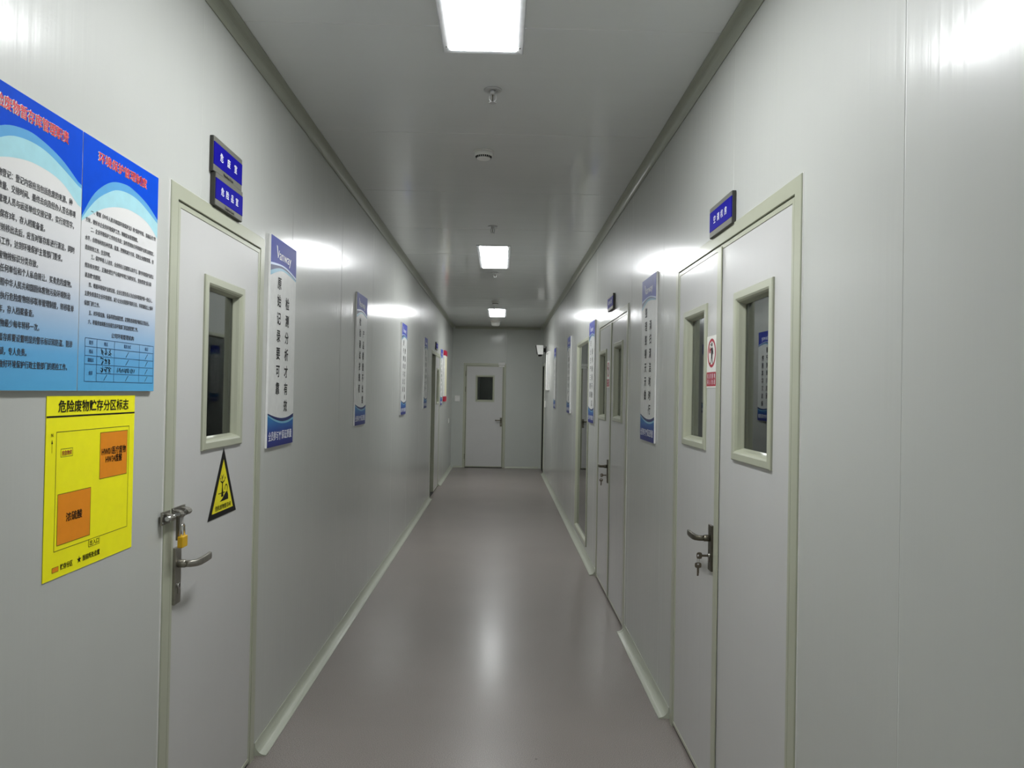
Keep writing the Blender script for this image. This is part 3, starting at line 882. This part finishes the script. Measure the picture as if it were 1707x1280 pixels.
# ------------------------------------------------------------------ blue room signs
def room_sign(side, Yc, z0, w, h, title, sub, label, th=0.013, spread=None):
    r = root('room_sign', side, Yc, z0, label, 'sign', 'blue room signs above doors')
    x0, x1 = -w / 2, w / 2
    mb = MB(); mb.box(x0, x1, -th, -0.0005, 0, h); mb.build('backplate', M['sign_edge'], r, 0.002)
    mb = MB(); mb.box(x0 + .002, x1 - .002, -th - .002, -th + .001, h * .845, h - .001); mb.box(x0 + .002, x1 - .002, -th - .002, -th + .001, .002, h * .20)
    mb.build('aluminium_rim', M['sign_grey'], r, 0.001)
    mb = MB(); mb.box(x0 + .003, x1 - .001, -th - .0022, -th + .001, h * .205, h * .84); mb.build('blue_insert', M['sign_blue'], r)
    mb = MB(); y = -th - .0027
    n = len(title); tw = spread or w * .66
    for k, ch in enumerate(title):
        put_text(mb, ch, -tw / 2 + tw * (k + .5) / n, h * .53, h * .265, y, 0, 'c', None, 0.03, 0.95)
    if sub: put_text(mb, sub, 0, h * .10, h * .13, y, 1, 'c', w * .33, 0.01)
    mb.build('lettering', [M['ink_white'], M['ink_black']], r)
    return r
room_sign('L', 2.635, 2.217, .272, .119, '危废室', 'Hazardous Waste', 'upper blue room sign above the near left door', 0.013, .20)
room_sign('L', 2.641, 2.106, .262, .111, '危险品室', 'Dangerous Goods', 'lower blue room sign right above the near left door frame', 0.017, .185)
room_sign('R', 2.742, 2.103, .278, .116, '空调机房', None, 'blue room sign over the near double door on the right', 0.015, .185)
room_sign('R', 5.53, 2.118, .270, .112, '配电室', None, 'blue room sign over the farther double door on the right', 0.015, .18)
room_sign('L', 11.2, 2.112, .270, .112, '检验室', None, 'blue room sign over the far left double door', 0.015, .18)

# ------------------------------------------------------------------ motto posters
PW, PH = 0.388, 0.897
T1 = [(0, .117), (.10, .109), (.17, .106), (.26, .111), (.388, .131)]      # depths below the top edge
T2 = [(0, .127), (.10, .117), (.17, .1125), (.26, .118), (.388, .140)]
T3 = [(0, .152), (.10, .129), (.17, .121), (.26, .125), (.388, .143)]
T4 = [(0, .172), (.10, .144), (.17, .132), (.26, .134), (.388, .149)]
B1 = [(0, .146), (.10, .130), (.20, .121), (.30, .124), (.388, .138)]
B2 = [(0, .140), (.10, .119), (.20, .107), (.30, .109), (.388, .122)]
B3 = [(0, .134), (.10, .111), (.20, .098), (.30, .099), (.388, .112)]
def motto_poster(side, Yc, z0, cols, label, th=0.010):
    r = root('motto_poster', side, Yc, z0, label, 'poster', 'tall motto posters along the corridor')
    x0 = -PW / 2
    mb = MB(); mb.box(x0, -x0, -th, -0.0005, 0, PH); mb.build('board', M['board_white'], r, 0.0015)
    y = -th - .0004; e = .0012
    mb = MB()
    mb.face([(x0 + e, y, e), (-x0 - e, y, e), (-x0 - e, y, PH - e), (x0 + e, y, PH - e)], 0)
    def top(P): return lambda x: PH - spline(P, x - x0)
    def bot(P): return lambda x: spline(P, x - x0)
    L_, R_ = x0 + e, -x0 - e; yy = y - .0003
    band(mb, top(T1), lambda x: PH - e, L_, R_, yy, 1)
    band(mb, top(T2), top(T1), L_, R_, yy, 2)
    band(mb, top(T3), top(T2), L_, R_, yy, 3)
    band(mb, top(T4), top(T3), L_, R_, yy, 4)
    band(mb, bot(B2), bot(B1), L_, R_, yy, 5)
    band(mb, bot(B3), bot(B2), L_, R_, yy, 4)
    band(mb, lambda x: e, bot(B3), L_, R_, yy, 6)
    art = mb.build('printed_artwork', [M['poster_white'], M['ink_blue'], M['ink_pale'], M['ink_navy'], M['ink_teal'], M['ink_deep'], M['foot_grad']], r)
    mb = MB(); yt = yy - .0004
    n0 = .187
    if len(cols) == 1:
        n = len(cols[0])
        for k, ch in enumerate(cols[0]): put_text(mb, ch, 0, PH - .25 - k * .098, .066, yt, 0, 'c', None, 0.028)
        mb.build('motto_lettering', M['ink_black'], art)
    else:
        for ci, (col, x) in enumerate(zip(cols, (.335, .655))):
            mb = MB()
            for k, ch in enumerate(col):
                put_text(mb, ch, x0 + PW * x, PH - (.190 + .0760 * k + .077 * ci), .0575, yt, 0, 'c', None, 0.03)
            mb.build('motto_lettering', M['ink_black'], art)
    mb = MB()
    # wordmark: a broad V with a slender right arm running into the rest
    zt = PH - .062
    vx = x0 + .095
    poly(mb, [(vx - .017, zt + .030), (vx - .003, zt + .026), (vx + .011, zt - .020), (vx + .003, zt - .024)], yt)
    poly(mb, [(vx + .003, zt - .024), (vx + .011, zt - .020), (vx + .026, zt + .012), (vx + .020, zt + .013)], yt)
    put_text(mb, 'an', vx + .027, zt - .002, .060, yt, 0, 'l', .060, 0.008)
    put_text(mb, 'way', vx + .094, zt - .002, .060, yt, 0, 'l', .110, 0.008)
    mb.build('wordmark_lettering', M['ink_white'], art)
    mb = MB(); put_text(mb, '全员参与', x0 + .017, .0475, .042, yt, 0, 'l', .140, 0.02)
    put_text(mb, '保证质量', x0 + .205, .0475, .042, yt, 0, 'l', .158, 0.02)
    # small sprout-like emblem between the words
    cx = x0 + .181
    line(mb, cx, .026, cx, .058, .006, yt)
    for s in (-1, 1):
        poly(mb, [(cx, .040), (cx + s * .019, .060), (cx + s * .012, .065), (cx, .050)], yt)
    mb.build('slogan_lettering', M['ink_white'], art)
    return r
motto_poster('L', 3.341, 1.248, ['原始记录要可靠', '检测分析才有效'], 'motto poster right beside the near left door')
motto_poster('L', 5.215, 1.257, ['检验测试按规程', '产品质量不出错'], 'second motto poster along the left wall, on the open wall beyond the near left door')
motto_poster('L', 7.47, 1.262, ['遵守规章与流程', '数据真实又准确'], 'third motto poster along the left wall, white edge facing the viewer', 0.014)
motto_poster('L', 9.63, 1.280, ['安全操作每一步', '规范检测每一天'], 'last motto poster before the far left door', 0.012)
motto_poster('L', 12.17, 1.277, ['质量在我心中留', '产品在我手中优'], 'motto poster between the far left door and the red-banded board', 0.012)
motto_poster('R', 4.095, 1.248, ['整理整顿天天做', '清扫清洁时时行'], 'motto poster between the two double doors on the right')
motto_poster('R', 6.65, 1.245, ['安全生产三要素', '操作规程不能忘'], 'motto poster between the farther double door and the tall glazed panel', 0.013)
motto_poster('R', 8.88, 1.272, ['团结协作共发展', '精益求精创一流'], 'motto poster with two fine columns just beyond the tall glazed panel', 0.016)
motto_poster('R', 11.24, 1.275, ['质量第一'], 'motto poster with one row of four large characters, far along the right wall', 0.012)

# far boards -------------------------------------------------
nb_ = root('safety_board', 'L', 12.93, 1.33, 'white board with red top and bottom bands on the far left wall', 'board')
mb = MB(); mb.box(-.24, .24, -.024, -.0005, 0, .86); mb.build('board', M['board_white'], nb_, .002)
for z0, z1 in ((.775, .861), (-.001, .085)):
    mb = MB(); mb.box(-.241, .241, -.026, -.0008, z0, z1); mb.build('red_band', M['board_red'], nb_)
mb = MB(); mb.box(-.22, .22, -.0252, -.024, .10, .76); mb.build('sheet', M['pale_yellow'], nb_)
wb = root('white_board', 'R', 12.95, 1.548, 'white framed board beside the wedge speaker on the far right wall', 'board')
mb = MB(); mb.box(-.29, .29, -.014, -.0005, .01, .65); mb.build('panel', M['poster_white'], wb)
mb = MB(); mb.sweep_rect([(0, 0), (0, -.026), (.004, -.028), (.022, -.028), (.026, -.014)], -.30, .30, 0, .66); mb.build('frame', M['white_plastic'], wb)

# ------------------------------------------------------------------ prohibition stickers
def no_entry(Yc, z0, label):
    r = root('no_entry_sign', 'R', Yc, z0, label, 'sign', 'no entry stickers on the double doors')
    w, h = .142, .199; x0 = -w / 2; yb = LFY - .0005
    mb = MB(); mb.box(x0, -x0, yb - .001, yb, 0, h); mb.build('sheet', M['sticker_white'], r)
    y = yb - .0013; mb = MB()
    cx, cz, ra, rb = 0.0, .133, .0555, .0445
    n = 40
    for k in range(n):
        a, b = 2 * math.pi * k / n, 2 * math.pi * (k + 1) / n
        mb.face([(cx + ra * math.cos(a), y, cz + ra * math.sin(a)), (cx + ra * math.cos(b), y, cz + ra * math.sin(b)), (cx + rb * math.cos(b), y, cz + rb * math.sin(b)), (cx + rb * math.cos(a), y, cz + rb * math.sin(a))], 0)
    poly(mb, [(x0 + .008, .006), (-x0 - .010, .006), (-x0 - .010, .060), (x0 + .008, .060)], y, 0)
    # raised red hand
    poly(mb, [(-.030, .133), (-.016, .133), (-.013, .146), (-.016, .158), (-.021, .150), (-.024, .161), (-.028, .150), (-.032, .157), (-.034, .144)], y - .0002, 0)
    # walking figure
    hd = [(.002 + .0075 * math.cos(2 * math.pi * k / 14), .1655 + .0085 * math.sin(2 * math.pi * k / 14)) for k in range(14)]
    poly(mb, hd, y, 1)
    poly(mb, [(-.008, .153), (.010, .155), (.016, .138), (.010, .118), (-.006, .118), (-.008, .136)], y, 1)
    poly(mb, [(-.006, .120), (.004, .120), (-.003, .104), (-.012, .092), (-.024, .092), (-.024, .096), (-.014, .098), (-.009, .106)], y, 1)
    poly(mb, [(.000, .120), (.010, .120), (.013, .104), (.018, .093), (.012, .091), (.005, .103)], y, 1)
    line(mb, .012, .150, .022, .128, .005, y, 1); line(mb, -.006, .150, -.020, .140, .005, y, 1); line(mb, -.022, .166, -.008, .164, .003, y, 1)
    mb.build('pictogram', [M['sticker_red'], M['ink_black']], r)
    mb = MB(); y -= .0003
    for s, z in (('机房重地', .045), ('闲人免进', .0225)):
        for k, ch in enumerate(s): put_text(mb, ch, -.045 + .0295 * k, z, .021, y, 0, 'c', None, .015, .85)
    mb.build('lettering', M['ink_white'], r)
    return r
no_entry(2.868, 1.532, 'red and white no entry sticker on the near double door, beside its far window')
no_entry(5.655, 1.552, 'red and white no entry sticker on the farther double door, between its windows')

# ------------------------------------------------------------------ end wall label, switches, wall speaker
lb = root('end_door_plate', 'E', .010, 1.99, 'small white plate at the top right corner of the end door', 'plate')
mb = MB(); mb.box(-.075, .058, -.034, -.0135, .05, .105); mb.build('body', M['white_plastic'], lb, .003)
mb = MB(); mb.box(-.065, .046, -.030, -.0135, .012, .044); mb.build('lower_plate', M['white_plastic'], lb, .002)

def switch(side, a, z, label, w=.086, h=.086, rows=1):
    r = root('light_switch', side, a, z, label, 'switch')
    mb = MB(); mb.box(-w / 2, w / 2, -.010, -.0005, -h / 2, h / 2); mb.build('plate', M['white_plastic'], r, .002)
    mb = MB()
    for k in range(rows):
        z0 = -h / 2 + .01 + (h - .02) * k / rows
        mb.box(-w / 2 + .01, w / 2 - .01, -.0125, -.009, z0 + .002, z0 + (h - .02) / rows - .002)
    mb.build('rocker', M['white_plastic'], r, .001)
switch('R', 13.72, 1.30, 'white switch on the far right wall below the white framed board', .07, .12)
switch('L', 14.15, .95, 'small white switch low on the far left wall', .07, .086)
switch('E', -.868, 1.36, 'white ribbed switch plate left of the end door', .10, .12, 3)

sp = root('wall_speaker', 'R', 13.75, 2.20, 'white wedge speaker on a black bracket high on the far right wall', 'speaker')
mb = MB()
# local x runs towards the viewer, y<0 out of the wall: tapered cabinet
rings = [[(x, y, z) for x, y, z in ((-.10, -.055, .0), (.10, -.055, .0), (.10, -.055, .17), (-.10, -.055, .17))],
         [(-.085, -.155, .0), (.085, -.155, .0), (.085, -.185, .17), (-.085, -.185, .17)]]
mb.loft(rings, 0, True, True, False); mb.build('cabinet', M['white_plastic'], sp, .008)
mb = MB()
mb.face([(-.08, -.158, .004), (.08, -.158, .004), (.08, -.188, .166), (-.08, -.188, .166)])
g = mb.build('grille', M['grille'], sp); md = g.modifiers.new('t', 'SOLIDIFY'); md.thickness = .012; md.offset = 0
mb = MB(); mb.box(-.03, .03, -.06, -.006, .05, .12); mb.box(-.05, .05, -.012, -.0005, .02, .15); mb.build('bracket', M['seal'], sp, .002)
mb = MB(); mb.lathe([(.030, -.03), (.034, -.012), (.034, .002)], 20, origin=(0, -.11, 0)); mb.build('dark_cap', M['dark'], sp)

# ------------------------------------------------------------------ ceiling lamps
def ceiling_lamp(y, label):
    r = bpy.data.objects.new('ceiling_light', None); COL.objects.link(r); r.location = (-.091, y, ZC)
    tag(r, label, 'ceiling light', 'LED panels along the ceiling')
    lw, ll = .1225, .574; W_, L_ = .152, .602
    mb = MB()
    prof = [(W_, L_, 0.0), (W_, L_, -.006), (W_ - .004, L_ - .004, -.0085), (lw + .006, ll + .006, -.0065), (lw, ll, -.0055), (lw, ll, -.003)]
    rings = [[(-a, -b, z), (a, -b, z), (a, b, z), (-a, b, z)] for a, b, z in prof]
    mb.loft(rings, 0, True, False, False); fr = mb.build('frame', M['lamp_frame'], r)
    mb = MB(); mb.box(-lw, lw, -ll, ll, -.0091, -.004); mb.build('diffuser', M['lamp'], r)
    for sx in (-1, 1):
        for sy in (-.45, .05, .55):
            mb = MB(); mb.lathe([(.004, 0), (.004, -.0085), (.002, -.0095)], 10, origin=(sx * (W_ + lw) / 2, sy, 0))
            mb.build('screw', M['chrome'], fr)
    return r
ceiling_lamp(2.255, 'lit LED ceiling panel overhead, cut by the top of the picture')
ceiling_lamp(7.235, 'lit LED ceiling panel halfway down the corridor')
ceiling_lamp(12.26, 'lit LED ceiling panel nearest the end wall')
ceiling_lamp(-2.72, 'lit LED ceiling panel behind the viewer')

# ------------------------------------------------------------------ sprinklers, detectors
def sprinkler(x, y, label):
    r = bpy.data.objects.new('sprinkler', None); COL.objects.link(r); r.location = (x, y, ZC)
    tag(r, label, 'sprinkler', 'fire sprinklers on the ceiling')
    mb = MB(); mb.lathe([(.038, -.0005), (.038, -.003), (.034, -.006), (.022, -.007), (.018, -.004), (.0175, -.003)], 32); mb.build('escutcheon', M['sprinkler'], r)
    mb = MB(); mb.lathe([(.013, -.002), (.013, -.016), (.010, -.018), (.010, -.022)], 20); body = mb.build('body', M['sprinkler'], r)
    for s in (-1, 1):
        mb = MB(); mb.tube([(s * .009, 0, -.020), (s * .0145, 0, -.030), (s * .0140, 0, -.042), (s * .007, 0, -.052), (0, 0, -.055)], .0026, 8)
        mb.build('frame_arm', M['sprinkler'], body)
    mb = MB(); mb.tube([(0, 0, -.022), (0, 0, -.050)], .0022, 8); mb.build('bulb', M['dark_steel'], r)
    mb = MB(); n = 24
    prof = []
    for k in range(n):
        a = 2 * math.pi * k / n; rr = .0165 if k % 2 == 0 else .013
        prof.append((rr * math.cos(a), rr * math.sin(a)))
    rings = [[(a, b, z) for a, b in prof] for z in (-.0555, -.0575)]
    mb.loft(rings, 0, True, True, False); mb.build('deflector', M['sprinkler'], r)
    return r
sp1 = sprinkler(-.060, 3.215, 'fire sprinkler between the overhead lamp and the nearest smoke detector')
for y, l in ((5.87, 'fire sprinkler just before the halfway lamp'), (8.13, 'fire sprinkler just beyond the halfway lamp'), (11.35, 'tiny fire sprinkler at the near edge of the last lamp')):
    c = copy_tree(sp1); c.location = (-.090 if y < 11 else -.135, y, ZC); c['label'] = l

def smoke(x, y, label, s=1.0):
    r = bpy.data.objects.new('smoke_detector', None); COL.objects.link(r); r.location = (x, y, ZC); r.scale = (s, s, s)
    tag(r, label, 'smoke detector', 'smoke detectors on the ceiling')
    mb = MB(); mb.lathe([(.054, -.0005), (.054, -.004), (.052, -.006)], 40); mb.build('base', M['detector'], r)
    mb = MB(); mb.lathe([(.0505, -.006), (.0505, -.022), (.047, -.028), (.042, -.029), (.040, -.036), (.036, -.041), (.020, -.044), (.004, -.0445)], 40); hs = mb.build('housing', M['detector'], r)
    mb = MB()
    for k in range(24):
        a = 2 * math.pi * k / 24
        c, s_ = math.cos(a), math.sin(a)
        q = [(.0435, -.0045, -.0285), (.0435, .0030, -.0285), (.0385, .0028, -.0385), (.0385, -.0042, -.0385)]
        mb.face([(u * c - v * s_, u * s_ + v * c, z) for u, v, z in q])
    v = mb.build('vent', M['dark'], hs); md = v.modifiers.new('t', 'SOLIDIFY'); md.thickness = .002; md.offset = 0
    return r
sm = smoke(-.118, 4.045, 'white smoke detector nearest the viewer')
c = copy_tree(sm); c.location = (-.108, 10.75, ZC); c['label'] = 'white smoke detector in front of the last lamp'

cf = bpy.data.objects.new('ceiling_fitting', None); COL.objects.link(cf); cf.location = (-.125, 13.72, ZC)
tag(cf, 'pale drum-shaped fitting on the ceiling between the last lamp and end wall', 'ceiling fitting')
mb = MB(); mb.lathe([(.092, -.0005), (.092, -.012), (.086, -.016)], 36); mb.build('base', M['detector'], cf)
mb = MB(); mb.lathe([(.084, -.014), (.080, -.05), (.070, -.078), (.058, -.088), (.010, -.090)], 36); mb.build('housing', M['white_plastic'], cf)

bpy.data.objects.remove(_txo)
